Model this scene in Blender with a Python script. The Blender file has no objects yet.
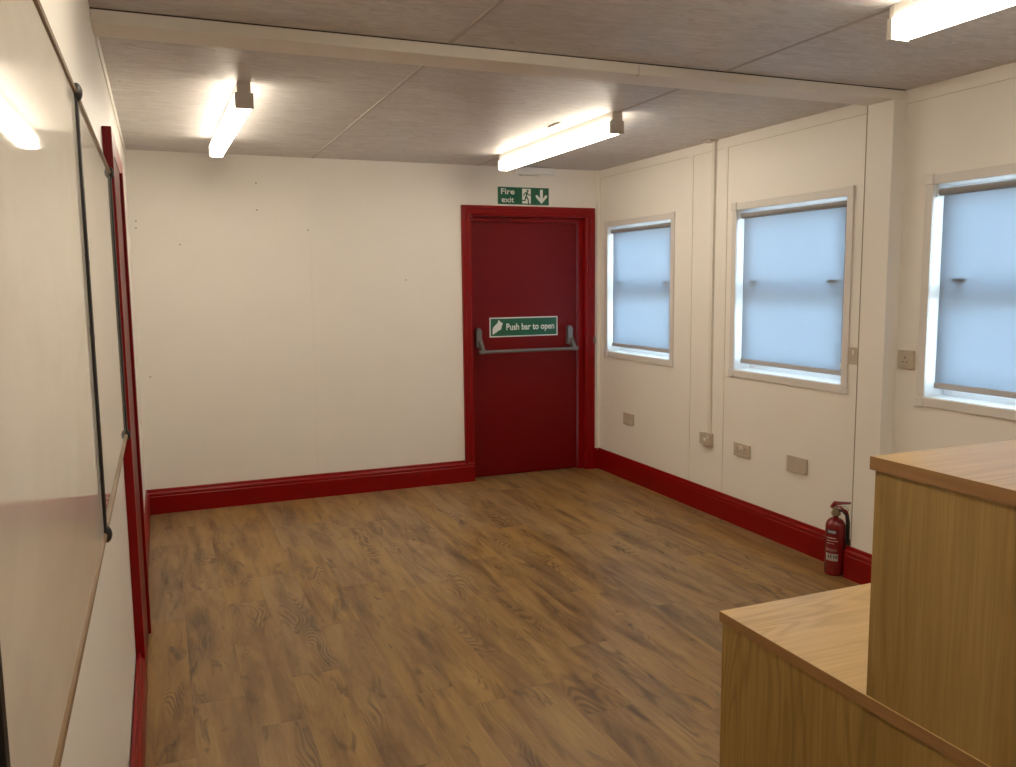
import bpy, bmesh, math
from mathutils import Vector, Matrix

SC = bpy.context.scene
COL = SC.collection
W, D, H = 3.444, 6.08, 2.40          # room: x 0..W, y YN..D, z 0..H
YN = -1.9
PI = math.pi

# ------------------------------------------------------------------ materials
def new_mat(name):
    m = bpy.data.materials.new(name); m.use_nodes = True
    nt = m.node_tree; nt.nodes.clear()
    out = nt.nodes.new('ShaderNodeOutputMaterial')
    return m, nt, out

class NB:
    """tiny node builder"""
    def __init__(s, nt): s.nt = nt
    def n(s, typ, **kw):
        x = s.nt.nodes.new(typ)
        for k, v in kw.items():
            if k == 'inp':
                for a, b in v.items():
                    if hasattr(b, 'is_linked') or isinstance(b, bpy.types.NodeSocket): s.nt.links.new(b, x.inputs[a])
                    else: x.inputs[a].default_value = b
            else: setattr(x, k, v)
        return x
    def math(s, op, a, b=0.0, c=None, clamp=False):
        inp = {0: a, 1: b}
        if c is not None: inp[2] = c
        return s.n('ShaderNodeMath', operation=op, use_clamp=clamp, inp=inp).outputs[0]
    def mix(s, f, a, b):
        x = s.n('ShaderNodeMix', data_type='RGBA')
        for i, v in ((0, f), (6, a), (7, b)):
            if isinstance(v, bpy.types.NodeSocket): s.nt.links.new(v, x.inputs[i])
            else: x.inputs[i].default_value = v
        return x.outputs[2]
    def ramp(s, f, stops):
        r = s.n('ShaderNodeValToRGB', inp={0: f})
        while len(r.color_ramp.elements) < len(stops): r.color_ramp.elements.new(.5)
        for e, (p, c) in zip(r.color_ramp.elements, stops):
            e.position = p; e.color = c if hasattr(c, '__len__') else (c, c, c, 1)
        return r.outputs[0]
    def noise(s, vec, scale, detail=3, rough=.5, dist=0.0):
        return s.n('ShaderNodeTexNoise', inp={'Vector': vec, 'Scale': scale, 'Detail': detail, 'Roughness': rough, 'Distortion': dist}).outputs[0]
    def scaled(s, vec, sc, off=(0, 0, 0)):
        m = s.n('ShaderNodeMapping', inp={'Vector': vec}); m.inputs['Scale'].default_value = sc; m.inputs['Location'].default_value = off
        return m.outputs[0]
    def comb(s, x, y, z):
        return s.n('ShaderNodeCombineXYZ', inp={0: x, 1: y, 2: z}).outputs[0]

def c4(r, g, b): return (r, g, b, 1)

def paint(name, col, rough=.5, var=.04, bump=.0, scale=8, coat=0.0, metal=0.0, spec=.5, bscale=60, dirt=0.0):
    m, nt, out = new_mat(name); b = NB(nt)
    pos = b.n('ShaderNodeNewGeometry').outputs['Position']
    nz = b.noise(pos, scale, 4, .6)
    dark = c4(*[c * (1 - var) for c in col]); lite = c4(*[min(1, c * (1 + var)) for c in col])
    cc = b.mix(nz, dark, lite)
    if dirt:
        n2 = b.ramp(b.noise(pos, 2.2, 6, .65), [(.45, 0), (.8, 1)])
        cc = b.mix(b.math('MULTIPLY', n2, dirt), cc, c4(col[0]*.75, col[1]*.68, col[2]*.55))
    p = b.n('ShaderNodeBsdfPrincipled', inp={'Base Color': cc, 'Roughness': rough, 'Metallic': metal, 'Coat Weight': coat, 'Coat Roughness': .15, 'Specular IOR Level': spec})
    if bump:
        bn = b.n('ShaderNodeBump', inp={'Strength': bump, 'Distance': .002, 'Height': b.noise(pos, bscale, 3, .5)})
        nt.links.new(bn.outputs[0], p.inputs['Normal'])
    nt.links.new(p.outputs[0], out.inputs[0])
    return m

def wall_mat():
    return paint('wall_paint', (.87, .84, .785), .42, .02, .12, 3, 0, 0, .45, 25, dirt=.06)

def ceiling_mat():
    m, nt, out = new_mat('ceiling_board'); b = NB(nt)
    pos = b.n('ShaderNodeNewGeometry').outputs['Position']
    st = b.noise(b.scaled(pos, (7, 24, 1)), 1.0, 5, .65, 1.6)
    big = b.noise(b.scaled(pos, (1.2, 2.2, 1)), 1.0, 3, .5)
    cc = b.mix(b.ramp(st, [(.32, 0), (.7, 1)]), c4(.49, .465, .45), c4(.74, .71, .70))
    cc = b.mix(b.math('MULTIPLY', b.ramp(big, [(.35, 1), (.7, 0)]), .30), cc, c4(.44, .41, .39))
    sp = b.ramp(b.noise(b.scaled(pos, (1, 1, 1)), 16, 2, .5), [(.74, 0), (.79, 1)])
    cc = b.mix(b.math('MULTIPLY', sp, .5), cc, c4(.22, .18, .15))
    p = b.n('ShaderNodeBsdfPrincipled', inp={'Base Color': cc, 'Roughness': .45})
    bn = b.n('ShaderNodeBump', inp={'Strength': .5, 'Distance': .006, 'Height': st})
    nt.links.new(bn.outputs[0], p.inputs['Normal'])
    nt.links.new(p.outputs[0], out.inputs[0])
    return m

def floor_mat():
    m, nt, out = new_mat('oak_vinyl_planks'); b = NB(nt)
    pos = b.n('ShaderNodeNewGeometry').outputs['Position']
    s = b.n('ShaderNodeSeparateXYZ', inp={0: pos}).outputs
    u = b.math('DIVIDE', s[0], .185); iu = b.math('FLOOR', u); fu = b.math('SUBTRACT', u, iu)
    h1 = b.n('ShaderNodeTexWhiteNoise', noise_dimensions='1D', inp={'W': iu}).outputs[0]
    v = b.math('ADD', b.math('DIVIDE', s[1], 1.24), b.math('MULTIPLY', h1, 3.0)); iv = b.math('FLOOR', v); fv = b.math('SUBTRACT', v, iv)
    h2n = b.n('ShaderNodeTexWhiteNoise', noise_dimensions='2D', inp={0: b.comb(iu, iv, 0.0)})
    h2 = h2n.outputs[0]
    off = b.math('MULTIPLY', h2, 37.0)
    # plank-local coordinates
    lx = b.math('ADD', s[0], off); ly = b.math('ADD', s[1], b.math('MULTIPLY', h1, 11.0))
    loc = b.comb(lx, ly, off)
    # cathedral grain: contour lines of a smooth stretched field
    fld = b.noise(b.scaled(loc, (5.0, 1.15, 1)), 1.0, 2, .45, .25)
    ring = b.math('SINE', b.math('MULTIPLY', fld, 210.0))
    ring = b.math('MULTIPLY_ADD', ring, .5, .5)
    ring = b.math('POWER', ring, 1.6)
    zone = b.ramp(b.noise(b.scaled(loc, (7.0, 1.6, 1), (3, 1, 0)), 1.0, 2, .5), [(.56, 0), (.68, 1)])
    ringm = b.math('MULTIPLY', ring, zone)
    fine = b.noise(b.scaled(loc, (95, 4.5, 1)), 1.0, 3, .6)
    blotch = b.noise(b.scaled(loc, (10, 1.5, 1), (9, 4, 2)), 1.0, 5, .64, .4)
    knot = b.noise(b.scaled(loc, (17, 4.0, 1), (1, 7, 5)), 1.0, 3, .55, .8)
    base = b.ramp(blotch, [(.28, c4(.095, .046, .015)), (.41, c4(.205, .112, .034)), (.54, c4(.315, .182, .056)), (.72, c4(.40, .245, .082))])
    base = b.mix(b.math('MULTIPLY', b.ramp(fine, [(.35, 1), (.62, 0)]), .34), base, c4(.20, .118, .058))
    base = b.mix(b.math('MULTIPLY', ringm, .72), base, c4(.085, .046, .022))
    base = b.mix(b.math('MULTIPLY', b.ramp(knot, [(.61, 0), (.71, 1)]), .62), base, c4(.060, .034, .020))
    tint = b.n('ShaderNodeHueSaturation', inp={'Hue': .5, 'Saturation': b.math('MULTIPLY_ADD', h2, .12, .88), 'Value': b.math('MULTIPLY_ADD', h2, .08, .94), 'Color': base}).outputs[0]
    # joints
    ex = b.math('MINIMUM', fu, b.math('SUBTRACT', 1.0, fu)); ey = b.math('MINIMUM', fv, b.math('SUBTRACT', 1.0, fv))
    jx = b.ramp(ex, [(.0, 1), (.010, 0)]); jy = b.ramp(ey, [(.0, 1), (.0016, 0)])
    jn = b.math('MAXIMUM', jx, jy)
    colr = b.mix(b.math('MULTIPLY', jn, .22), tint, c4(.10, .06, .035))
    rough = b.math('MULTIPLY_ADD', fine, .12, .30)
    p = b.n('ShaderNodeBsdfPrincipled', inp={'Base Color': colr, 'Roughness': rough, 'Specular IOR Level': .30})
    hgt = b.math('SUBTRACT', b.math('MULTIPLY', fine, .4), b.math('ADD', jn, b.math('MULTIPLY', ringm, .3)))
    bn = b.n('ShaderNodeBump', inp={'Strength': .18, 'Distance': .001, 'Height': hgt})
    nt.links.new(bn.outputs[0], p.inputs['Normal'])
    nt.links.new(p.outputs[0], out.inputs[0])
    return m

def oak_mat(name, grain_axis, lo, hi, deep, seed=0.0, cross=.0):
    """oak foil; grain runs along the axis grain_axis (0 x, 1 y, 2 z)"""
    m, nt, out = new_mat(name); b = NB(nt)
    pos = b.n('ShaderNodeNewGeometry').outputs['Position']
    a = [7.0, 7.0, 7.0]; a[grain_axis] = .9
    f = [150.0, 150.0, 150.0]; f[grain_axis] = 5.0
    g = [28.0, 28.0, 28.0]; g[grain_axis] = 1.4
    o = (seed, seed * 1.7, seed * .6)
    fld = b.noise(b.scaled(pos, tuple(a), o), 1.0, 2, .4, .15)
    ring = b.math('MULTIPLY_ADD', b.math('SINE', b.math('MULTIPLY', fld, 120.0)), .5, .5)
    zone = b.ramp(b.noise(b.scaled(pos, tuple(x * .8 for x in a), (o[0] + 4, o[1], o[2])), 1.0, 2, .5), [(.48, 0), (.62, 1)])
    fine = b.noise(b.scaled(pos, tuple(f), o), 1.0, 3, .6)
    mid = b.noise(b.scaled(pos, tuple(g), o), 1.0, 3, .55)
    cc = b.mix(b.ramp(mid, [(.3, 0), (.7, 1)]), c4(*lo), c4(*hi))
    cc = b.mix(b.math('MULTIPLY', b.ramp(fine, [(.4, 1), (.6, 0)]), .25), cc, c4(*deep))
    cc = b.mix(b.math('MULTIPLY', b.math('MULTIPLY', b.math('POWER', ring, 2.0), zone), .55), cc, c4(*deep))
    p = b.n('ShaderNodeBsdfPrincipled', inp={'Base Color': cc, 'Roughness': .28 if name == 'oak_top' else .4, 'Specular IOR Level': .5})
    bn = b.n('ShaderNodeBump', inp={'Strength': .08, 'Distance': .0006, 'Height': fine})
    nt.links.new(bn.outputs[0], p.inputs['Normal'])
    nt.links.new(p.outputs[0], out.inputs[0])
    return m

def whiteboard_mat():
    m, nt, out = new_mat('whiteboard_enamel'); b = NB(nt)
    pos = b.n('ShaderNodeNewGeometry').outputs['Position']
    sm = b.noise(b.scaled(pos, (1, 2.0, 5.0)), 1.0, 5, .6, 1.2)
    cc = b.mix(b.ramp(sm, [(.35, 0), (.75, 1)]), c4(.84, .80, .72), c4(.76, .71, .63))
    p = b.n('ShaderNodeBsdfPrincipled', inp={'Base Color': cc, 'Roughness': b.math('MULTIPLY_ADD', sm, .04, .015), 'Specular IOR Level': .5, 'IOR': 1.72})
    nt.links.new(p.outputs[0], out.inputs[0])
    return m

def diffuser_mat(strength, col):
    m, nt, out = new_mat('lit_diffuser'); b = NB(nt)
    pos = b.n('ShaderNodeNewGeometry').outputs['Position']
    rib = b.noise(b.scaled(pos, (60, 300, 60)), 1.0, 1)
    nz = b.n('ShaderNodeSeparateXYZ', inp={0: b.n('ShaderNodeNewGeometry').outputs['True Normal']}).outputs[2]
    face = b.math('MULTIPLY_ADD', b.math('ABSOLUTE', nz), .70, .60)      # the flat underside shines more than the ribbed sides
    e = b.n('ShaderNodeEmission', inp={'Color': c4(*col), 'Strength': b.math('MULTIPLY', face, b.math('MULTIPLY_ADD', rib, strength * .06, strength * .97))})
    nt.links.new(e.outputs[0], out.inputs[0])
    return m

def blind_mat():
    m, nt, out = new_mat('blind_fabric'); b = NB(nt)
    pos = b.n('ShaderNodeNewGeometry').outputs['Position']
    wv = b.noise(b.scaled(pos, (300, 300, 300)), 1.0, 2)
    cc = b.mix(wv, c4(.345, .39, .44), c4(.37, .415, .465))
    t = b.n('ShaderNodeBsdfTranslucent', inp={'Color': cc})
    d = b.n('ShaderNodeBsdfDiffuse', inp={'Color': c4(.45, .44, .43)})
    mx = b.n('ShaderNodeMixShader', inp={0: .42, 1: t.outputs[0], 2: d.outputs[0]})
    nt.links.new(mx.outputs[0], out.inputs[0])
    return m

def glass_mat():
    m, nt, out = new_mat('window_glass'); b = NB(nt)
    pos = b.n('ShaderNodeNewGeometry').outputs['Position']
    nz = b.noise(pos, 5, 2)
    t = b.n('ShaderNodeBsdfTransparent', inp={'Color': b.mix(nz, c4(.90, .95, .94), c4(.93, .97, .96))})
    g = b.n('ShaderNodeBsdfGlossy', inp={'Roughness': .02})
    f = b.n('ShaderNodeFresnel', inp={'IOR': 1.45})
    mx = b.n('ShaderNodeMixShader', inp={0: f.outputs[0], 1: t.outputs[0], 2: g.outputs[0]})
    nt.links.new(mx.outputs[0], out.inputs[0])
    return m

M = {}
M['wall'] = wall_mat()
M['trimwhite'] = paint('white_trim_plastic', (.78, .745, .68), .4, .02)
M['ceil'] = ceiling_mat()
M['batten'] = paint('ceiling_batten_paint', (.46, .42, .395), .5, .05, .05, 10)
M['beam'] = paint('beam_paint', (.80, .76, .70), .5, .04, .05, 10)
M['dark_gap'] = paint('gap_shade', (.07, .05, .04), .8)  # near-black colour standing for the shade inside open gaps
M['floor'] = floor_mat()
M['seam'] = paint('panel_joint', (.60, .54, .45), .7)
M['red'] = paint('red_gloss_paint', (.225, .0005, .0008), .38, .05, .06, 5, coat=.03, spec=.25, bscale=35)
M['redleaf'] = paint('red_door_paint', (.150, .0006, .0010), .42, .05, .06, 4, coat=.0, spec=.22, bscale=30)
M['grey'] = paint('grey_push_bar_metal', (.20, .19, .18), .38, .05, metal=.55)
M['alu'] = paint('anodised_aluminium', (.185, .105, .042), .40, .04, metal=.35)
M['black'] = paint('black_plastic', (.018, .016, .016), .35, .05)
M['board'] = whiteboard_mat()
M['upvc'] = paint('white_upvc', (.82, .83, .84), .3, .02)
M['wintrim'] = paint('window_trim_plastic', (.72, .69, .66), .35, .03)
M['glass'] = glass_mat()
M['blind'] = blind_mat()
M['bar'] = paint('blind_bottom_bar', (.50, .49, .50), .4, .03)
M['blindbar'] = paint('blind_bar_plastic', (.26, .245, .24), .45, .03)
M['socket'] = paint('socket_plastic', (.52, .45, .36), .35, .03)
M['pin'] = paint('socket_slot_dark', (.10, .08, .07), .6)
M['lampbody'] = paint('lamp_body_enamel', (.70, .67, .62), .4, .03)
M['lampcap'] = paint('lamp_end_plastic', (.66, .62, .56), .45, .04)
M['lit'] = diffuser_mat(20.5, (1.0, .88, .70))
M['green'] = paint('sign_green', (.004, .105, .05), .3, .05)
M['signwhite'] = paint('sign_white', (.80, .82, .78), .3, .02)
M['extred'] = paint('extinguisher_red', (.19, .006, .009), .25, .04, coat=.5)
M['brass'] = paint('brass_valve', (.45, .36, .24), .35, .05, metal=.8)
M['label'] = paint('label_white', (.70, .66, .62), .5, .05)
M['labelblue'] = paint('label_navy', (.06, .07, .13), .5, .05)
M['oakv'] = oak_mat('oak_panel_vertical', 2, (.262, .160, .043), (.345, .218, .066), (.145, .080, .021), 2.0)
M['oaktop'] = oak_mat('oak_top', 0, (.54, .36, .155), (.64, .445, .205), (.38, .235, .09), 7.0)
M['oakedge'] = oak_mat('oak_edging', 1, (.25, .128, .044), (.29, .15, .054), (.19, .088, .03), 11.0)

# ------------------------------------------------------------------ mesh helpers
ORG = {}
def box(bm, x0, x1, y0, y1, z0, z1, bev=0.0, seg=2):
    vs = [bm.verts.new((x, y, z)) for x in (x0, x1) for y in (y0, y1) for z in (z0, z1)]
    fs = [bm.faces.new([vs[i] for i in q]) for q in ((0, 1, 3, 2), (4, 6, 7, 5), (0, 4, 5, 1), (2, 3, 7, 6), (0, 2, 6, 4), (1, 5, 7, 3))]
    if bev > 0:
        ed = {e for f in fs for e in f.edges}
        bmesh.ops.bevel(bm, geom=list(ed), offset=bev, segments=seg, affect='EDGES', profile=.6)

def prism(bm, pts, axis, a, b):
    """extrude polygon pts (two coordinates in order of the remaining axes) along axis from a to b"""
    def P(p, t):
        q = list(p); q.insert(axis, t); return q
    A = [bm.verts.new(P(p, a)) for p in pts]; B = [bm.verts.new(P(p, b)) for p in pts]
    bm.faces.new(A); bm.faces.new(B[::-1])
    n = len(pts)
    for i in range(n): bm.faces.new((A[i], B[i], B[(i + 1) % n], A[(i + 1) % n]))

def tube(bm, path, r, seg=12, cap=True):
    path = [Vector(p) for p in path]; rings = []
    rr = r if hasattr(r, '__len__') else [r] * len(path)
    prev = None
    for i, p in enumerate(path):
        d = (path[min(i + 1, len(path) - 1)] - path[max(i - 1, 0)]).normalized()
        up = prev if prev is not None else (Vector((0, 0, 1)) if abs(d.z) < .9 else Vector((1, 0, 0)))
        a = d.cross(up).normalized(); u2 = a.cross(d).normalized(); prev = u2
        rings.append([bm.verts.new(p + (a * math.cos(t) + u2 * math.sin(t)) * rr[i]) for t in [2 * PI * k / seg for k in range(seg)]])
    for A, B in zip(rings, rings[1:]):
        for k in range(seg): bm.faces.new((A[k], A[(k + 1) % seg], B[(k + 1) % seg], B[k]))
    if cap:
        bm.faces.new(rings[0][::-1]); bm.faces.new(rings[-1])

def lathe(bm, prof, cx, cy, seg=32):
    """prof: list of (radius, z)"""
    rings = [[bm.verts.new((cx + r * math.cos(2 * PI * k / seg), cy + r * math.sin(2 * PI * k / seg), z)) for k in range(seg)] for r, z in prof]
    for A, B in zip(rings, rings[1:]):
        for k in range(seg): bm.faces.new((A[k], A[(k + 1) % seg], B[(k + 1) % seg], B[k]))
    bm.faces.new(rings[0][::-1]); bm.faces.new(rings[-1])

def obj(name, bm, mat, parent=None, smooth=False):
    org = ORG.get(parent.name, Vector((0, 0, 0))) if parent is not None else None
    bmesh.ops.recalc_face_normals(bm, faces=bm.faces[:])
    if parent is None:
        xs = [v.co for v in bm.verts]
        mn = Vector((min(v.x for v in xs), min(v.y for v in xs), min(v.z for v in xs)))
        mx = Vector((max(v.x for v in xs), max(v.y for v in xs), max(v.z for v in xs)))
        org = Vector(((mn.x + mx.x) / 2, (mn.y + mx.y) / 2, mn.z))
    for v in bm.verts: v.co -= org
    me = bpy.data.meshes.new(name); bm.to_mesh(me); bm.free()
    if smooth:
        for p in me.polygons: p.use_smooth = True
        me.set_sharp_from_angle(angle=math.radians(35))
    me.materials.append(mat)
    o = bpy.data.objects.new(name, me); COL.objects.link(o)
    if parent is None: o.location = org
    else: o.parent = parent
    ORG[o.name] = org.copy()
    return o

def boxes(name, mat, parent, *bs, bev=0.0, smooth=False):
    bm = bmesh.new()
    for q in bs: box(bm, *q, bev=bev)
    return obj(name, bm, mat, parent, smooth)

def thing(name, label, cat, loc, group=None):
    o = bpy.data.objects.new(name, None); COL.objects.link(o); o.location = loc
    o.empty_display_size = .1
    ORG[o.name] = Vector(loc); o['label'] = label; o['category'] = cat
    if group: o['group'] = group
    return o

def tag(o, label, cat, group=None):
    o['label'] = label; o['category'] = cat
    if group: o['group'] = group
    return o

def struct(o, label=None):
    o['kind'] = 'structure'
    if label: o['label'] = label
    return o

def sempty(name, loc, label=None):
    o = bpy.data.objects.new(name, None); COL.objects.link(o); o.location = loc
    o.empty_display_size = .1; ORG[o.name] = Vector(loc); return struct(o, label)

def text_bm(bm, txt, x0, z0, height, width, y, dy=.0006, bold=.0):
    """flat lettering facing -y, fitted to width and cap height"""
    cu = bpy.data.curves.new('lettering', 'FONT'); cu.body = txt; cu.size = 1; cu.offset = bold; cu.resolution_u = 3
    to = bpy.data.objects.new('lettering', cu); COL.objects.link(to)
    dg = bpy.context.evaluated_depsgraph_get(); dg.update()
    me = bpy.data.meshes.new_from_object(to.evaluated_get(dg))
    xs = [v.co.x for v in me.vertices]
    mnx, mxx = min(xs), max(xs)
    sx = width / (mxx - mnx); sz = height / .70
    t = bmesh.new(); t.from_mesh(me)
    for v in t.verts: v.co = Vector((x0 + (v.co.x - mnx) * sx, y, z0 + v.co.y * sz))
    ext = bmesh.ops.extrude_face_region(t, geom=t.faces[:])
    for e in ext['geom']:
        if isinstance(e, bmesh.types.BMVert): e.co.y -= dy
    tm = bpy.data.meshes.new('t'); t.to_mesh(tm); t.free(); bm.from_mesh(tm)
    bpy.data.meshes.remove(tm); bpy.data.objects.remove(to); bpy.data.curves.remove(cu); bpy.data.meshes.remove(me)

def poly_y(bm, pts, y, dy=.0008):
    prism(bm, pts, 1, y, y - dy)

# ------------------------------------------------------------------ room shell
T = .17
struct(boxes('floor', M['floor'], None, (-T, W + T, YN - T, D + T + .1, -.1, 0)), 'brown oak-look plank floor')
struct(boxes('ceiling', M['ceil'], None, (-T, W + T, YN - T, D + T, H, H + .1)), 'grey stained ceiling boards')
struct(boxes('wall_left', M['wall'], None, (-T, 0, YN - T, D + T, 0, H)), 'white left wall carrying the whiteboards')
struct(boxes('wall_front', M['wall'], None, (0, W, YN - T, YN, 0, H)), 'white wall behind the camera')
# back wall with the fire door opening x 2.30..3.37, z 0..2.075
DX0, DX1, DZ = 2.30, 3.37, 2.075
WB = struct(boxes('wall_back', M['wall'], None, (0, DX0, D, D + T, 0, H), (DX1, W + T, D, D + T, 0, H), (DX0, DX1, D, D + T, DZ, H)), 'white back wall with the fire door')
# right wall with three window openings
WZ0, WZ1 = .972, 1.953
wins = [(5.040, 5.940), (3.418, 4.325), (2.006, 2.900)]
bs = []
ys = [YN] + [v for w in sorted(wins) for v in w] + [D]
for i in range(0, len(ys), 2): bs.append((W, W + .165, ys[i], ys[i + 1], 0, H))
for a, b_ in wins: bs += [(W, W + .165, a, b_, 0, WZ0), (W, W + .165, a, b_, WZ1, H)]
struct(boxes('wall_right', M['wall'], None, *bs), 'white right wall with three windows')
# pilaster at the joint of the two cabins, and the beam between them
PIL = struct(boxes('trim_1', M['wall'], None, (W - .085, W, 3.07, 3.235, 0, H - .045), bev=.003), 'white boxed pilaster between the second and third windows')
boxes('seam', paint('pilaster_joint', (.34, .29, .23), .7), PIL, (W - .0858, W - .084, 3.227, 3.2335, .17, H - .046))
bm = bmesh.new(); box(bm, 0, W, 3.07, 3.235, H - .045, H, bev=.004)
be = struct(obj('trim_2', bm, M['beam']), 'white flat beam crossing the ceiling')
boxes('joint_gap', M['dark_gap'], be, (0, W - .02, 3.067, 3.071, H - .004, H + .001))
boxes('bracket', M['beam'], be, (1.99, 2.02, 3.062, 3.09, H - .050, H - .012), bev=.002)
# ceiling battens over the board joints
n = 3
for x in (1.19, 2.41):
    for y0, y1 in ((YN, 3.06), (3.235, D)):
        bm = bmesh.new(); prism(bm, [(x - .010, H), (x - .006, H - .003), (x + .006, H - .003), (x + .010, H)], 1, y0, y1)
        struct(obj('trim_%d' % n, bm, M['batten']), 'ceiling joint batten'); n += 1
# cover strips on the wall panels and the flat top trims
def strip(bs_, lab, bev=.0008, mat='wall'):
    global n
    o = struct(boxes('trim_%d' % n, M[mat], None, *bs_, bev=bev), lab); n += 1
    a = bs_[0]; g = .0025
    if a[5] - a[4] > 1 and a[1] >= W:      # upright strips on the right wall
        boxes('seam', M['seam'], o, (W - .0012, W, a[2] - g, a[2], a[4], a[5]), (W - .0012, W, a[3], a[3] + g, a[4], a[5]))
    elif a[5] - a[4] > 1:
        boxes('seam', M['wall'], o, (a[0] - g, a[0], D - .0012, D, a[4], a[5]))
    elif a[0] > 1:
        boxes('seam', M['seam'], o, (W - .0012, W, a[2], a[3], a[4] - g, a[4]))
    return o
strip([(W - .004, W, 4.795, 4.845, .17, H - .06)], 'panel cover strip right of the first window')
strip([(W - .004, W, 4.425, 4.475, .17, H - .06)], 'panel cover strip beside the trunking')
strip([(W - .003, W, 3.243, 3.285, .17, H)], 'panel cover strip beside the pilaster')
strip([(1.150, 1.190, D - .0025, D, .17, H - .02)], 'panel cover strip on the back wall', mat='wall')
strip([(W - .006, W, 3.235, 4.535, H - .06, H)], 'flat trim under the ceiling above the second window')
strip([(W - .006, W, 4.58, D, H - .06, H)], 'flat trim under the ceiling above the first window')
strip([(W - .006, W, YN, 3.07, H - .06, H)], 'flat trim under the ceiling above the third window')
strip([(W - .03, W, D - .012, D, .17, H)], 'corner trim beside the fire door')
strip([(0, .006, 3.3, D, H - .05, H)], 'flat trim under the ceiling above the side door')

# baseboards (profiled)
def base_profile(t=.02, h=.168):
    return [(0, 0), (t, 0), (t, h * .70), (t * .85, h * .735), (t * .95, h * .77), (t * .9, h * .83), (t * .55, h * .90), (t * .5, h * .975), (t * .35, h), (0, h)]
def baseboard(name, kind, a, b_, off, lab, t=.02):
    bm = bmesh.new(); pr = base_profile(t)
    if kind == 'back':  prism(bm, [(D - off - d, z) for d, z in pr], 0, a, b_)
    if kind == 'right': prism(bm, [(W - off - d, z) for d, z in pr], 1, a, b_)
    if kind == 'left':  prism(bm, [(off + d, z) for d, z in pr], 1, a, b_)
    return struct(obj(name, bm, M['red']), lab)
baseboard('baseboard_back', 'back', 0, 2.345, 0, 'red skirting along the back wall', t=.026)
baseboard('baseboard_back_corner', 'back', 3.393, W - .02, 0, 'short red skirting beside the fire door')
baseboard('baseboard_right', 'right', 3.235, D, 0, 'red skirting below the windows')
baseboard('baseboard_right_near', 'right', YN, 3.07, 0, 'red skirting below the nearest window')
pb = baseboard('baseboard_pilaster', 'right', 3.05, 3.255, .085, 'red skirting wrapped round the pilaster')
baseboard('baseboard_left', 'left', 4.0, D - .02, 0, 'red skirting between side door and back wall')
baseboard('baseboard_left_near', 'left', YN, 3.33, .004, 'red skirting below the whiteboards', t=.026)

# ------------------------------------------------------------------ fire door (door_1)
d1 = sempty('door_1', (2.83, D + .07, 0), 'dark red fire exit door with a push bar')
boxes('door_lining', M['red'], d1, (DX0, 2.355, D - .002, D + T, 0, DZ), (3.315, DX1, D - .002, D + T, 0, DZ), (2.355, 3.315, D - .002, D + T, 2.028, DZ),
      (2.355, 2.378, D + .095, D + T, 0, 2.028), (3.275, 3.315, D + .04, D + T, 0, 2.028), (2.378, 3.275, D + .04, D + .068, 1.992, 2.028), bev=.0015)
boxes('door_leaf', M['redleaf'], d1, (2.360, 3.272, D + .07, D + .115, .006, 1.995), bev=.002)
boxes('threshold', M['redleaf'], d1, (2.355, 3.315, D + .115, D + T, 0, .012))
def arch_profile(w=.078, t=.022):   # (across, out)
    return [(0, 0), (0, t), (w * .30, t), (w * .36, t * .70), (w * .62, t * .62), (w * .70, t * .78), (w * .82, t * .78), (w * .90, t * .4), (w, t * .35), (w, 0)]
for side in ('l', 'r', 't'):
    bm = bmesh.new(); pr = arch_profile()
    XA, XB, ZT = 2.272, 3.392, 2.106
    def ring(pts2):  # pts2: function giving (x,z) for an across value at both ends
        pass
    A = []; B = []
    for a_, o_ in pr:
        y = D - o_
        if side == 'l': A.append(bm.verts.new((XA + a_, y, 0))); B.append(bm.verts.new((XA + a_, y, ZT - a_)))
        if side == 'r': A.append(bm.verts.new((XB - a_, y, 0))); B.append(bm.verts.new((XB - a_, y, ZT - a_)))
        if side == 't': A.append(bm.verts.new((XA + a_, y, ZT - a_))); B.append(bm.verts.new((XB - a_, y, ZT - a_)))
    bm.faces.new(A); bm.faces.new(B[::-1])
    for i in range(len(pr)):
        j = (i + 1) % len(pr); bm.faces.new((A[i], B[i], B[j], A[j]))
    obj('architrave', bm, M['red'], d1)
# sagging draught strip under the head
bm = bmesh.new()
tube(bm, [(2.42 + .425 * t, D + .030, 2.026 - .022 * math.sin(PI * t) ** 1.0) for t in [k / 14 for k in range(15)]], .0028, 6)
obj('draught_strip', bm, M['redleaf'], d1, True)
bm = bmesh.new(); box(bm, 3.378, 3.394, D - .030, D - .018, 1.035, 1.085, bev=.002)
obj('catch_plate', bm, M['grey'], d1)
# push bar: two boxes with arms and a round bar
yl = D + .07
pbm = bmesh.new()
def pushbox(x):
    prism_pts = []
    bm = bmesh.new()
    # rounded case seen from the front
    pts = [(x - .022, 1.03), (x - .022, 1.155)] + [(x + .022 * math.cos(PI - PI * k / 8), 1.155 + .026 * math.sin(PI * k / 8)) for k in range(1, 8)] + [(x + .022, 1.155), (x + .022, 1.03)]
    prism(bm, pts, 1, yl, yl - .045)
    ed = [e for e in bm.edges if all(abs(v.co.y - (yl - .045)) < 1e-5 for v in e.verts)]
    bmesh.ops.bevel(bm, geom=ed, offset=.006, segments=2, affect='EDGES')
    return bm
for x, dx in ((2.415, .030), (3.196, .025)):
    hb_ = obj('bar_case', pushbox(x), M['grey'], d1)
    bm = bmesh.new()
    # arm swings down and out to the bar
    prism(bm, [(yl - .030, 1.10), (yl - .052, 1.075), (yl - .105, 1.012), (yl - .105, .985), (yl - .082, .985), (yl - .02, 1.05)], 0, x - .014 + dx * .4, x + .014 + dx * .4)
    obj('bar_arm', bm, M['grey'], hb_)
bm = bmesh.new(); tube(bm, [(2.395, yl - .094, .999), (3.226, yl - .094, .999)], .0135, 14)
obj('push_bar', bm, M['grey'], d1, True)
bm = bmesh.new()
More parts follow.
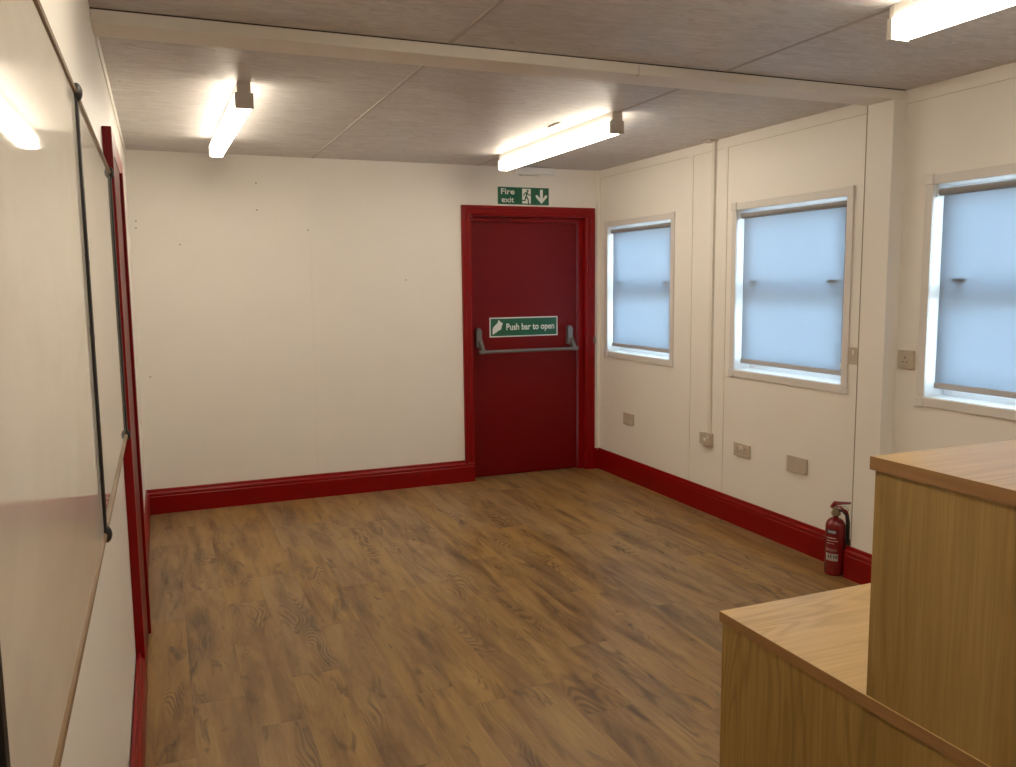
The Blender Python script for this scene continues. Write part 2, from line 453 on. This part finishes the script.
for x in (2.40, 3.222): tube(bm, [(x, yl - .094, .999), (x + .014, yl - .094, .999)], .016, 14)
obj('bar_end_cap', bm, M['grey'], d1, True)

# ------------------------------------------------------------------ signs
def sign_base(name, label, x0, x1, z0, z1, y, border):
    t = thing(name, label, 'sign', ((x0 + x1) / 2, y, z0))
    boxes('sign_plate', M['signwhite'], t, (x0, x1, y - .003, y, z0, z1), bev=.0006)
    return t
# fire exit sign
sx0, sx1, sz0, sz1 = 2.565, 2.999, 2.117, 2.252; sy = D - .0002
t = sign_base('fire_exit_sign', 'green and white fire exit sign with running man, above the red door', sx0, sx1, sz0, sz1, sy, .003)
boxes('green_panel', M['green'], t, (sx0 + .004, sx1 - .004, sy - .004, sy - .003, sz0 + .003, sz1 - .003))
fy = sy - .004
bm = bmesh.new()
text_bm(bm, 'Fire', sx0 + .030, sz0 + .079, .042, .112, fy, bold=.02)
text_bm(bm, 'exit', sx0 + .034, sz0 + .018, .042, .104, fy, bold=.02)
obj('lettering', bm, M['signwhite'], t)
bm = bmesh.new(); px0, px1 = sx0 + .205, sx0 + .277
poly_y(bm, [(px0, sz0 + .012), (px1, sz0 + .012), (px1, sz1 - .012), (px0, sz1 - .012)], fy)
dp = obj('doorway_symbol', bm, M['signwhite'], t)
bm = bmesh.new(); gy = fy - .0008
def P(pts): poly_y(bm, [(px0 + a * .001, sz0 + c * .001) for a, c in pts], gy)
P([(46 + 8.5 * math.cos(2 * PI * k / 12), 108 + 8.5 * math.sin(2 * PI * k / 12)) for k in range(12)])     # head
P([(28, 98), (42, 99), (49, 92), (43, 74), (36, 56), (26, 60), (31, 78)])                                 # torso
P([(28, 98), (34, 94), (21, 84), (15, 66), (8, 70), (15, 88)])                                            # rear arm
P([(46, 95), (52, 86), (60, 80), (80, 80), (80, 73), (57, 72), (44, 84)])                                 # front arm
P([(36, 60), (26, 66), (20, 44), (18, 38), (-6, 40), (-6, 31), (24, 29), (30, 44)])                       # rear leg
P([(30, 62), (42, 62), (54, 44), (55, 22), (61, 8), (52, 6), (46, 22), (45, 40)])                         # front leg
obj('running_figure', bm, M['green'], dp)
bm = bmesh.new(); cx = sx0 + .367
poly_y(bm, [(cx - .012, sz1 - .016), (cx + .012, sz1 - .016), (cx + .012, sz0 + .052), (cx + .034, sz0 + .078), (cx + .048, sz0 + .078), (cx + .048, sz0 + .062), (cx, sz0 + .012), (cx - .048, sz0 + .062), (cx - .048, sz0 + .078), (cx - .034, sz0 + .078), (cx - .012, sz0 + .052)], fy)
obj('down_arrow', bm, M['signwhite'], t)
# push bar sign
sx0, sx1, sz0, sz1 = 2.516, 3.100, 1.104, 1.257; sy = D + .07
t = sign_base('push_bar_sign', 'green sign reading Push bar to open, fixed to the red door', sx0, sx1, sz0, sz1, sy, .01)
boxes('green_panel', M['green'], t, (sx0 + .009, sx1 - .009, sy - .004, sy - .003, sz0 + .009, sz1 - .009))
fy = sy - .004
bm = bmesh.new(); text_bm(bm, 'Push bar to open', sx0 + .140, sz0 + .054, .050, .415, fy, bold=.022)
obj('lettering', bm, M['signwhite'], t)
bm = bmesh.new()
hp = [(24, 20), (24, 62), (34, 82), (52, 98), (68, 112), (74, 134), (86, 126), (92, 116), (104, 114), (110, 104), (100, 84), (98, 66), (88, 56), (72, 50), (56, 38), (38, 28)]
poly_y(bm, [(sx0 + a * .001, sz0 + c * .001) for a, c in hp], fy)
obj('hand_symbol', bm, M['signwhite'], t)

# ------------------------------------------------------------------ side door (door_2) in the left wall
d2 = sempty('door_2', (0, 3.7, 0), 'red painted side door beyond the whiteboards')
boxes('door_frame', M['red'], d2, (0, .031, 3.33, 3.41, 0, 2.083), (0, .040, 3.93, 4.0, 0, 1.995), (0, .031, 3.41, 4.30, 1.995, 2.083), bev=.003)
boxes('door_leaf', M['redleaf'], d2, (0, .028, 3.405, 3.935, .006, 1.996), bev=.001)

# ------------------------------------------------------------------ windows
def window(i, y0, y1, lab):
    w = sempty('window_%d' % i, (W, (y0 + y1) / 2, WZ0), lab)
    o = .040
    # face trim round the opening with corner blocks
    boxes('window_trim', M['wintrim'], w, (W - .010, W, y0 - o, y0 + .003, WZ0 + .003, WZ1 - .003), (W - .010, W, y1 - .003, y1 + o, WZ0 + .003, WZ1 - .003),
          (W - .010, W, y0 + .003, y1 - .003, WZ0 - o, WZ0 + .003), (W - .010, W, y0 + .003, y1 - .003, WZ1 - .003, WZ1 + o), bev=.0025)
    for a, c in ((y0 - .0195, WZ0 - .0195), (y0 - .0195, WZ1 + .0195), (y1 + .0195, WZ0 - .0195), (y1 + .0195, WZ1 + .0195)):
        boxes('corner_block', M['wintrim'], w, (W - .016, W, a - .024, a + .024, c - .024, c + .024), bev=.004)
    # reveal lining
    boxes('reveal', M['upvc'], w, (W, W + .115, y0, y0 + .004, WZ0, WZ1), (W, W + .115, y1 - .004, y1, WZ0, WZ1), (W, W + .115, y0, y1, WZ1 - .004, WZ1), (W, W + .115, y0, y1, WZ0, WZ0 + .006))
    # upvc frame, transom, glass
    fx0, fx1 = W + .115, W + .155; f = .055
    zt0, zt1 = 1.428, 1.486
    fr = boxes('window_frame', M['upvc'], w, (fx0, fx1, y0, y0 + f, WZ0, WZ1), (fx0, fx1, y1 - f, y1, WZ0, WZ1), (fx0, fx1, y0 + f, y1 - f, WZ0, WZ0 + f), (fx0, fx1, y0 + f, y1 - f, WZ1 - f, WZ1),
               (fx0 + .008, fx1 - .006, y0 + f, y1 - f, zt0, zt1), bev=.002)
    boxes('glass_pane', M['glass'], w, (fx0 + .026, fx0 + .030, y0 + f, y1 - f, WZ0 + f, zt0))
    boxes('glass_pane', M['glass'], w, (fx0 + .026, fx0 + .030, y0 + f, y1 - f, zt1, WZ1 - f))
    for yy in (y0 + .13, y1 - .13):
        boxes('sash_catch', M['lampcap'], w, (W + .0315, W + .046, yy - .036, yy + .036, 1.511, 1.524), (W + .046, fx0 + .02, yy - .010, yy + .010, 1.486, 1.518), bev=.002)
    return w
wl = ['white framed window nearest the fire door', 'white framed middle window', 'white framed window nearest the camera, cut by the right edge']
for i, (a, b_) in enumerate(wins): window(i + 1, a, b_, wl[i])

def blind(y0, y1, label, first=False):
    t = thing('roller_blind', label, 'blind', (W + .03, (y0 + y1) / 2, 1.0), 'roller blinds in the three windows')
    bm = bmesh.new(); tube(bm, [(W + .030, y0 + .014, 1.915), (W + .030, y1 - .014, 1.915)], .0165, 20); obj('roller_tube', bm, M['blindbar'], t, True)
    boxes('bracket', M['upvc'], t, (W + .008, W + .052, y0 + .004, y0 + .010, 1.893, 1.954), bev=.001)
    boxes('bracket', M['upvc'], t, (W + .008, W + .052, y1 - .010, y1 - .004, 1.893, 1.954), bev=.001)
    boxes('fabric', M['blind'], t, (W + .0300, W + .0306, y0 + .030, y1 - .030, 1.045, 1.900))
    bm = bmesh.new(); box(bm, W + .024, W + .037, y0 + .028, y1 - .028, 1.018, 1.046, bev=.004); obj('bottom_bar', bm, M['bar'], t)
    bm = bmesh.new()
    tube(bm, [(W + .020, y0 + .035, 1.91), (W + .019, y0 + .034, 1.5), (W + .020, y0 + .036, 1.085)], .0012, 6)
    ch = obj('pull_cord', bm, M['blindbar'], t)
    bm = bmesh.new(); lathe(bm, [(.001, 1.062), (.005, 1.064), (.005, 1.082), (.001, 1.088)], W + .020, y0 + .036, 10); obj('cord_weight', bm, M['lampcap'], ch, True)
bl = ['pale roller blind in the window nearest the fire door', 'pale roller blind in the middle window of the right wall', 'pale roller blind in the window nearest the camera, cut by the photo edge']
for (a, b_), l in zip(wins, bl): blind(a, b_, l)

# ------------------------------------------------------------------ ceiling lights
def lamp(x, y0, y1, label, turn=0.0):
    t = thing('batten_light', label, 'ceiling light', (x, (y0 + y1) / 2, H), 'fluorescent batten lights on the ceiling')
    boxes('light_body', M['lampbody'], t, (x - .027, x + .027, y0 + .002, y1 - .002, 2.352, H), bev=.002)
    # diffuser: rounded u section
    w, z0, z1 = .0375, 2.290, 2.353
    pts = [(x - w, z1), (x - w, z0 + .012), (x - w + .004, z0 + .004), (x - w + .012, z0), (x + w - .012, z0), (x + w - .004, z0 + .004), (x + w, z0 + .012), (x + w, z1)]
    bm = bmesh.new(); prism(bm, pts, 1, y0 + .020, y1 - .020); obj('diffuser', bm, M['lit'], t)
    for a, c in ((y0, y0 + .020), (y1 - .020, y1)):
        bm = bmesh.new()
        g = .0012
        pts2 = [(x - w - g, z1 + g), (x - w - g, z0 - g), (x + w + g, z0 - g), (x + w + g, z1 + g), (x + .029, z1 + g), (x + .029, H - .004), (x - .029, H - .004), (x - .029, z1 + g)]
        prism(bm, pts2, 1, a, c); obj('end_cap', bm, M['lampcap'], t)
    t.rotation_euler.z = turn
lamp(.528, 3.925, 5.465, 'lit batten light on the left of the ceiling beyond the beam', .016)
lamp(2.393, 3.955, 5.520, 'lit batten light on the ceiling in front of the fire exit sign', .006)
lamp(2.407, .64, 2.165, 'lit batten light at the top right, nearest the camera')
lamp(.535, .64, 2.165, 'lit batten light on the left before the beam, above the photo edge')

# small housing on the back wall under the ceiling
t = thing('vent_box', 'small white box high on the back wall behind the second light', 'vent', (2.85, D, 2.34), None)
boxes('vent_housing', M['upvc'], t, (2.70, 3.03, D - .055, D, 2.346, 2.396), bev=.004)
boxes('vent_grille', M['lampbody'], t, (2.74, 2.90, D - .048, D - .012, 2.336, 2.346), bev=.002)
# small things on the ceiling
tag(boxes('cable_clip', M['lampcap'], None, (2.235, 2.252, 4.32, 4.46, H - .008, H), bev=.002), 'tiny grey clip on the ceiling beside the light near the fire door', 'clip')
tag(boxes('ceiling_plate', M['lampbody'], None, (W - .07, W - .006, 4.52, 4.60, H - .012, H), bev=.003), 'small pale cover plate on the ceiling above the wall trunking', 'plate')

# ------------------------------------------------------------------ trunking and sockets on the right wall
bm = bmesh.new(); box(bm, W - .018, W, 4.545, 4.573, .535, H - .012, bev=.002)
tag(obj('cable_trunking', bm, M['trimwhite']), 'thin white vertical cable trunking between the first two windows', 'trunking')

def plate(name, label, cat, y0, y1, z0, z1, depth, mat='socket', kind='double', group=None):
    t = thing(name, label, cat, (W, (y0 + y1) / 2, z0), group)
    boxes('back_box', M[mat], t, (W - depth, W + .002, y0, y1, z0, z1), bev=.002)
    boxes('face_plate', M[mat], t, (W - depth - .007, W - depth, y0 - .001, y1 + .001, z0 - .001, z1 + .001), bev=.003)
    xf = W - depth - .007; zc = (z0 + z1) / 2
    def slots(yc):
        s = boxes('socket_slots', M['pin'], t, (xf - .0006, xf + .001, yc - .003, yc + .003, zc + .004, zc + .014), (xf - .0006, xf + .001, yc - .014, yc - .008, zc - .014, zc - .008), (xf - .0006, xf + .001, yc + .008, yc + .014, zc - .014, zc - .008))
    def rocker(yc):
        boxes('switch_rocker', M['trimwhite'], t, (xf - .004, xf + .001, yc - .006, yc + .006, zc + .008, zc + .030), bev=.001)
    if kind == 'double':
        w = (y1 - y0)
        for k in (-1, 1): slots((y0 + y1) / 2 + k * w * .25); rocker((y0 + y1) / 2 + k * w * .07)
    if kind == 'single': slots((y0 + y1) / 2)
    if kind == 'switch':
        rocker((y0 + y1) / 2)
    if kind == 'fused':
        rocker((y0 + y1) / 2 - .02); boxes('fuse_holder', M['trimwhite'], t, (xf - .003, xf + .001, (y0 + y1) / 2 + .004, (y0 + y1) / 2 + .028, zc - .01, zc + .01), bev=.001)
    return t
plate('blank_plate', 'beige blank wall plate below the window nearest the fire door', 'wall plate', 5.52, 5.668, .435, .521, .006, kind='blank')
plate('spur_box', 'small beige spur box at the foot of the cable trunking', 'switch box', 4.525, 4.60, .452, .535, .022, kind='fused')
plate('spur_plate', 'thin beige plate joined to the left of the trunking box', 'wall plate', 4.603, 4.655, .455, .530, .010, kind='blank')
plate('double_socket', 'beige double power socket below the middle window, nearer the trunking', 'socket', 4.148, 4.296, .440, .522, .007, kind='double')
plate('double_blank_plate', 'beige blank double plate below the middle window, nearer the fire extinguisher', 'wall plate', 3.652, 3.806, .444, .530, .009, kind='blank')
plate('wall_switch', 'beige light switch close to the lower right of the middle window', 'switch', 3.295, 3.372, 1.093, 1.178, .006, kind='switch')
plate('single_socket', 'beige wall socket between the white pilaster and the nearest window', 'socket', 2.962, 3.048, 1.100, 1.186, .010, kind='single')

# small screws and marks on the back wall
for k, (x, z) in enumerate([(.804, 2.216), (.803, 2.036), (1.141, 1.906), (1.838, 1.554), (.041, 1.949), (.039, 1.904), (.30, 1.80), (.07, .93)]):
    bm = bmesh.new()
    lathe(bm, [(.0045, 0), (.0045, .002), (.0015, .003)], 0, 0, 8)
    for v in bm.verts: v.co = Vector((x + v.co.x, D - v.co.z, z + v.co.y))
    obj('screw_hole', bm, M['grey'], WB)

# ------------------------------------------------------------------ whiteboards on the left wall
def whiteboard(y0, y1, label, last=False):
    zb, zt_ = 1.032, 1.894; xf = .028
    t = thing('whiteboard', label, 'whiteboard', (0, (y0 + y1) / 2, zb), 'whiteboards in a row on the left wall')
    boxes('board_surface', M['board'], t, (.001, xf - .003, y0, y1 - (0 if last else .009), zb + .004, zt_ - .004))
    for nm, z0, z1 in (('bottom_rail', zb - .008, zb + .006), ('top_rail', zt_ - .006, zt_ + .008)):
        bm = bmesh.new(); c = (z0 + z1) / 2; r = (z1 - z0) / 2
        pts = [(.0, c - r), (xf - .005, c - r), (xf + .001, c - r * .6), (xf + .003, c), (xf + .001, c + r * .6), (xf - .005, c + r), (.0, c + r)]
        prism(bm, pts, 1, y0 + .001, y1 - (.001 if last else .009)); obj(nm, bm, M['alu'], t)
    for yy in ([y0, y1] if last else [y0]):
        bm = bmesh.new()
        prism(bm, [(xf - .004, yy - .007), (xf + .002, yy - .006), (xf + .0035, yy), (xf + .002, yy + .006), (xf - .004, yy + .007)], 2, zb, zt_)
        s = obj('edge_strip', bm, M['black'], t)
        for zz in (zb, zt_):
            bm = bmesh.new()
            bmesh.ops.create_uvsphere(bm, u_segments=16, v_segments=10, radius=1.0)
            for v in bm.verts: v.co = Vector((xf + .001 + v.co.x * .0105, yy + v.co.y * .0088, zz + v.co.z * .018))
            obj('strip_cap', bm, M['black'], s, True)
whiteboard(-.52, .69, 'whiteboard nearest the camera, a sliver at the bottom left')
whiteboard(.69, 1.845, 'large glossy whiteboard on the left wall filling the left edge')
whiteboard(1.845, 3.085, 'glossy whiteboard on the left wall next to the red side door', last=True)

# ------------------------------------------------------------------ fire extinguisher
ex, ey = 3.335, 3.315; R = .049
t = thing('fire_extinguisher', 'small red fire extinguisher on the floor beside the pilaster', 'fire extinguisher', (ex, ey, 0))
bm = bmesh.new()
lathe(bm, [(R * .80, 0), (R * .95, .004), (R * .97, .012), (R, .022), (R, .258)] + [(R * math.cos(a) * .98 + .001, .258 + .046 * math.sin(a)) for a in [PI / 2 * k / 7 for k in range(1, 7)]] + [(.013, .306), (.013, .318)], ex, ey, 36)
obj('cylinder', bm, M['extred'], t, True)
bm = bmesh.new(); lathe(bm, [(.018, .312), (.023, .318), (.023, .332), (.018, .336), (.018, .354), (.012, .358)], ex, ey, 20)
v_ = obj('valve', bm, M['brass'], t, True)
bm = bmesh.new(); gv = Vector((ex - .022, ey - .022, .338)); dv = Vector((-.75, -.66, 0)).normalized()
tube(bm, [tuple(Vector((ex, ey, .338))), tuple(gv)], .006, 10); tube(bm, [tuple(gv), tuple(gv + dv * .011)], .0145, 18)
obj('pressure_gauge', bm, M['brass'], v_, True)
# handles point away to the right
hd = Vector((.55, -.83, 0)).normalized()
def hp_(a, z): p = Vector((ex, ey, z)) + hd * a; return (p.x, p.y, p.z)
bm = bmesh.new(); tube(bm, [hp_(-.022, .352), hp_(-.006, .376), hp_(.03, .381), hp_(.072, .387)], [.011, .012, .0085, .006], 8); obj('lever', bm, M['extred'], t, True)
bm = bmesh.new(); tube(bm, [hp_(.0, .352), hp_(.02, .350), (hp_(.05, .338)), hp_(.060, .318)], [.013, .012, .009, .006], 8); obj('carry_handle', bm, M['extred'], t, True)
bm = bmesh.new(); tube(bm, [hp_(.010, .362), hp_(.050, .366), hp_(.062, .350), hp_(.050, .334)], .0016, 6); obj('safety_pin', bm, M['grey'], t, True)
bm = bmesh.new()
tube(bm, [hp_(.008, .345), hp_(.035, .343), hp_(.054, .322), hp_(.060, .285), hp_(.0605, .23), hp_(.0605, .18)], .0105, 12); obj('hose', bm, M['black'], t, True)
bm = bmesh.new(); tube(bm, [hp_(.0615, .182), hp_(.0615, .140)], [.0110, .0130], 12); obj('nozzle', bm, M['black'], t, True)
def wrap(name, z0, z1, a0, a1, mat, rr=R + .0006):
    """curved label; angles measured from the direction to the camera"""
    base = math.atan2(-ey, -(ex - .15))
    bm = bmesh.new(); k = 12
    lo = [bm.verts.new((ex + rr * math.cos(base + a0 + (a1 - a0) * i / k), ey + rr * math.sin(base + a0 + (a1 - a0) * i / k), z0)) for i in range(k + 1)]
    hi_ = [bm.verts.new((v.co.x, v.co.y, z1)) for v in lo]
    for i in range(k): bm.faces.new((lo[i], lo[i + 1], hi_[i + 1], hi_[i]))
    bmesh.ops.solidify(bm, geom=bm.faces[:], thickness=-.0004)
    return bm
bm = wrap('', .224, .246, -.95, .15, None); lb = obj('brand_label', bm, M['labelblue'], t, True)
bm = wrap('', .229, .241, -.75, .05, None, R + .0012); obj('label_text', bm, M['label'], lb, True)
for z0, z1, a0, a1 in ((.200, .204, -.9, .1), (.186, .189, -.9, .3), (.172, .175, -.9, -.1)):
    obj('text_line', wrap('', z0, z1, a0, a1, None), M['label'], t, True)
obj('symbol_row', wrap('', .132, .146, -.95, .2, None), paint('label_pinkish', (.45, .22, .20), .5), t, True)
lw = obj('rating_label', wrap('', .082, .120, -.95, .35, None), M['label'], t, True)
for a in (-.70, -.42, -.12, .12): obj('label_mark', wrap('', .096, .112, a, a + .13, None, R + .0012), M['pin'], lw, True)

# ------------------------------------------------------------------ cabinets at the right
def cabinet(name, label, x0, x1, y0, y1, z0, z1, plinth, ov=.004, th=.025):
    t = thing(name, label, 'cabinet', ((x0 + x1) / 2, (y0 + y1) / 2, z0))
    pt = .018; zt_ = z1 - th
    g = .0015
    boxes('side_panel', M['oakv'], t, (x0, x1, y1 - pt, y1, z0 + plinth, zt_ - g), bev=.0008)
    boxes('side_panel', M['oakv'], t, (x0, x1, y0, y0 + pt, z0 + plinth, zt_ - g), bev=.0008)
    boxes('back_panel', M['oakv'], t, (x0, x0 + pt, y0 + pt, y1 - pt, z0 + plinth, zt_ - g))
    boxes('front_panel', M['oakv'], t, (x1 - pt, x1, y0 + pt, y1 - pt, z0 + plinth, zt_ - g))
    if plinth: boxes('plinth', M['oakv'], t, (x0 + .02, x1 - .02, y0 + .02, y1 - .02, z0, z0 + plinth))
    else: boxes('base_panel', M['oakv'], t, (x0 + pt, x1 - pt, y0 + pt, y1 - pt, z0, z0 + pt))
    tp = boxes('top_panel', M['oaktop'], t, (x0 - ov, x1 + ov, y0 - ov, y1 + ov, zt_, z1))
    e = .0012
    boxes('edging', M['oakedge'], tp, (x0 - ov - e, x0 - ov, y0 - ov - e, y1 + ov + e, zt_, z1 - .0004), (x1 + ov, x1 + ov + e, y0 - ov - e, y1 + ov + e, zt_, z1 - .0004),
          (x0 - ov, x1 + ov, y1 + ov, y1 + ov + e, zt_, z1 - .0004), (x0 - ov, x1 + ov, y0 - ov - e, y0 - ov, zt_, z1 - .0004))
    boxes('shadow_gap', M['dark_gap'], t, (x0 + .002, x1 - .002, y0 + .002, y1 - .002, zt_ - g, zt_))  # dark slab painted in as the shade under the top panel
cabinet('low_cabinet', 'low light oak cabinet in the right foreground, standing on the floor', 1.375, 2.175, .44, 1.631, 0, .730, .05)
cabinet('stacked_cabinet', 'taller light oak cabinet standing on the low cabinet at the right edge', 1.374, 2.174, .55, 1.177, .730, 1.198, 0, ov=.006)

# ------------------------------------------------------------------ world, camera, view
wd = bpy.data.worlds.new('overcast_sky'); SC.world = wd; wd.use_nodes = True
nt = wd.node_tree; nt.nodes.clear(); b = NB(nt)
tc = b.n('ShaderNodeTexCoord').outputs['Generated']
sz = b.n('ShaderNodeSeparateXYZ', inp={0: tc}).outputs[2]
skyc = b.ramp(b.math('MULTIPLY_ADD', sz, .5, .5), [(.42, c4(.60, .66, .70)), (.52, c4(.68, .83, 1.0)), (1.0, c4(.57, .77, 1.0))])
bg = b.n('ShaderNodeBackground', inp={'Color': skyc, 'Strength': 36.0})
ow = nt.nodes.new('ShaderNodeOutputWorld'); nt.links.new(bg.outputs[0], ow.inputs[0])

f, cx_, cz_, yaw, pitch, roll = 846.7247, .152675, 1.527155, .3880674, .1186375, -.0104487
cy, sy_, cp, sp, cr, sr = math.cos(yaw), math.sin(yaw), math.cos(pitch), math.sin(pitch), math.cos(roll), math.sin(roll)
fwd = Vector((sy_ * cp, cy * cp, -sp)); right = Vector((cy, -sy_, 0)); up = right.cross(fwd)
r2 = right * cr + up * sr; u2 = -right * sr + up * cr
mt = Matrix((r2, u2, -fwd)).transposed().to_4x4(); mt.translation = Vector((cx_, 0, cz_))
cam = bpy.data.cameras.new('camera'); co = bpy.data.objects.new('camera', cam); COL.objects.link(co)
cam.sensor_width = 36; cam.sensor_fit = 'HORIZONTAL'; cam.lens = f * 36 / 1016; cam.clip_start = .02
co.matrix_world = mt; SC.camera = co

SC.view_settings.view_transform = 'Standard'; SC.view_settings.look = 'None'
SC.view_settings.gamma = 1; SC.view_settings.use_curve_mapping = False
SC.view_settings.exposure = 0.08
SC.cycles.use_denoising = True
SC.cycles.max_bounces = 12; SC.cycles.diffuse_bounces = 8
SC.cycles.sample_clamp_indirect = 6
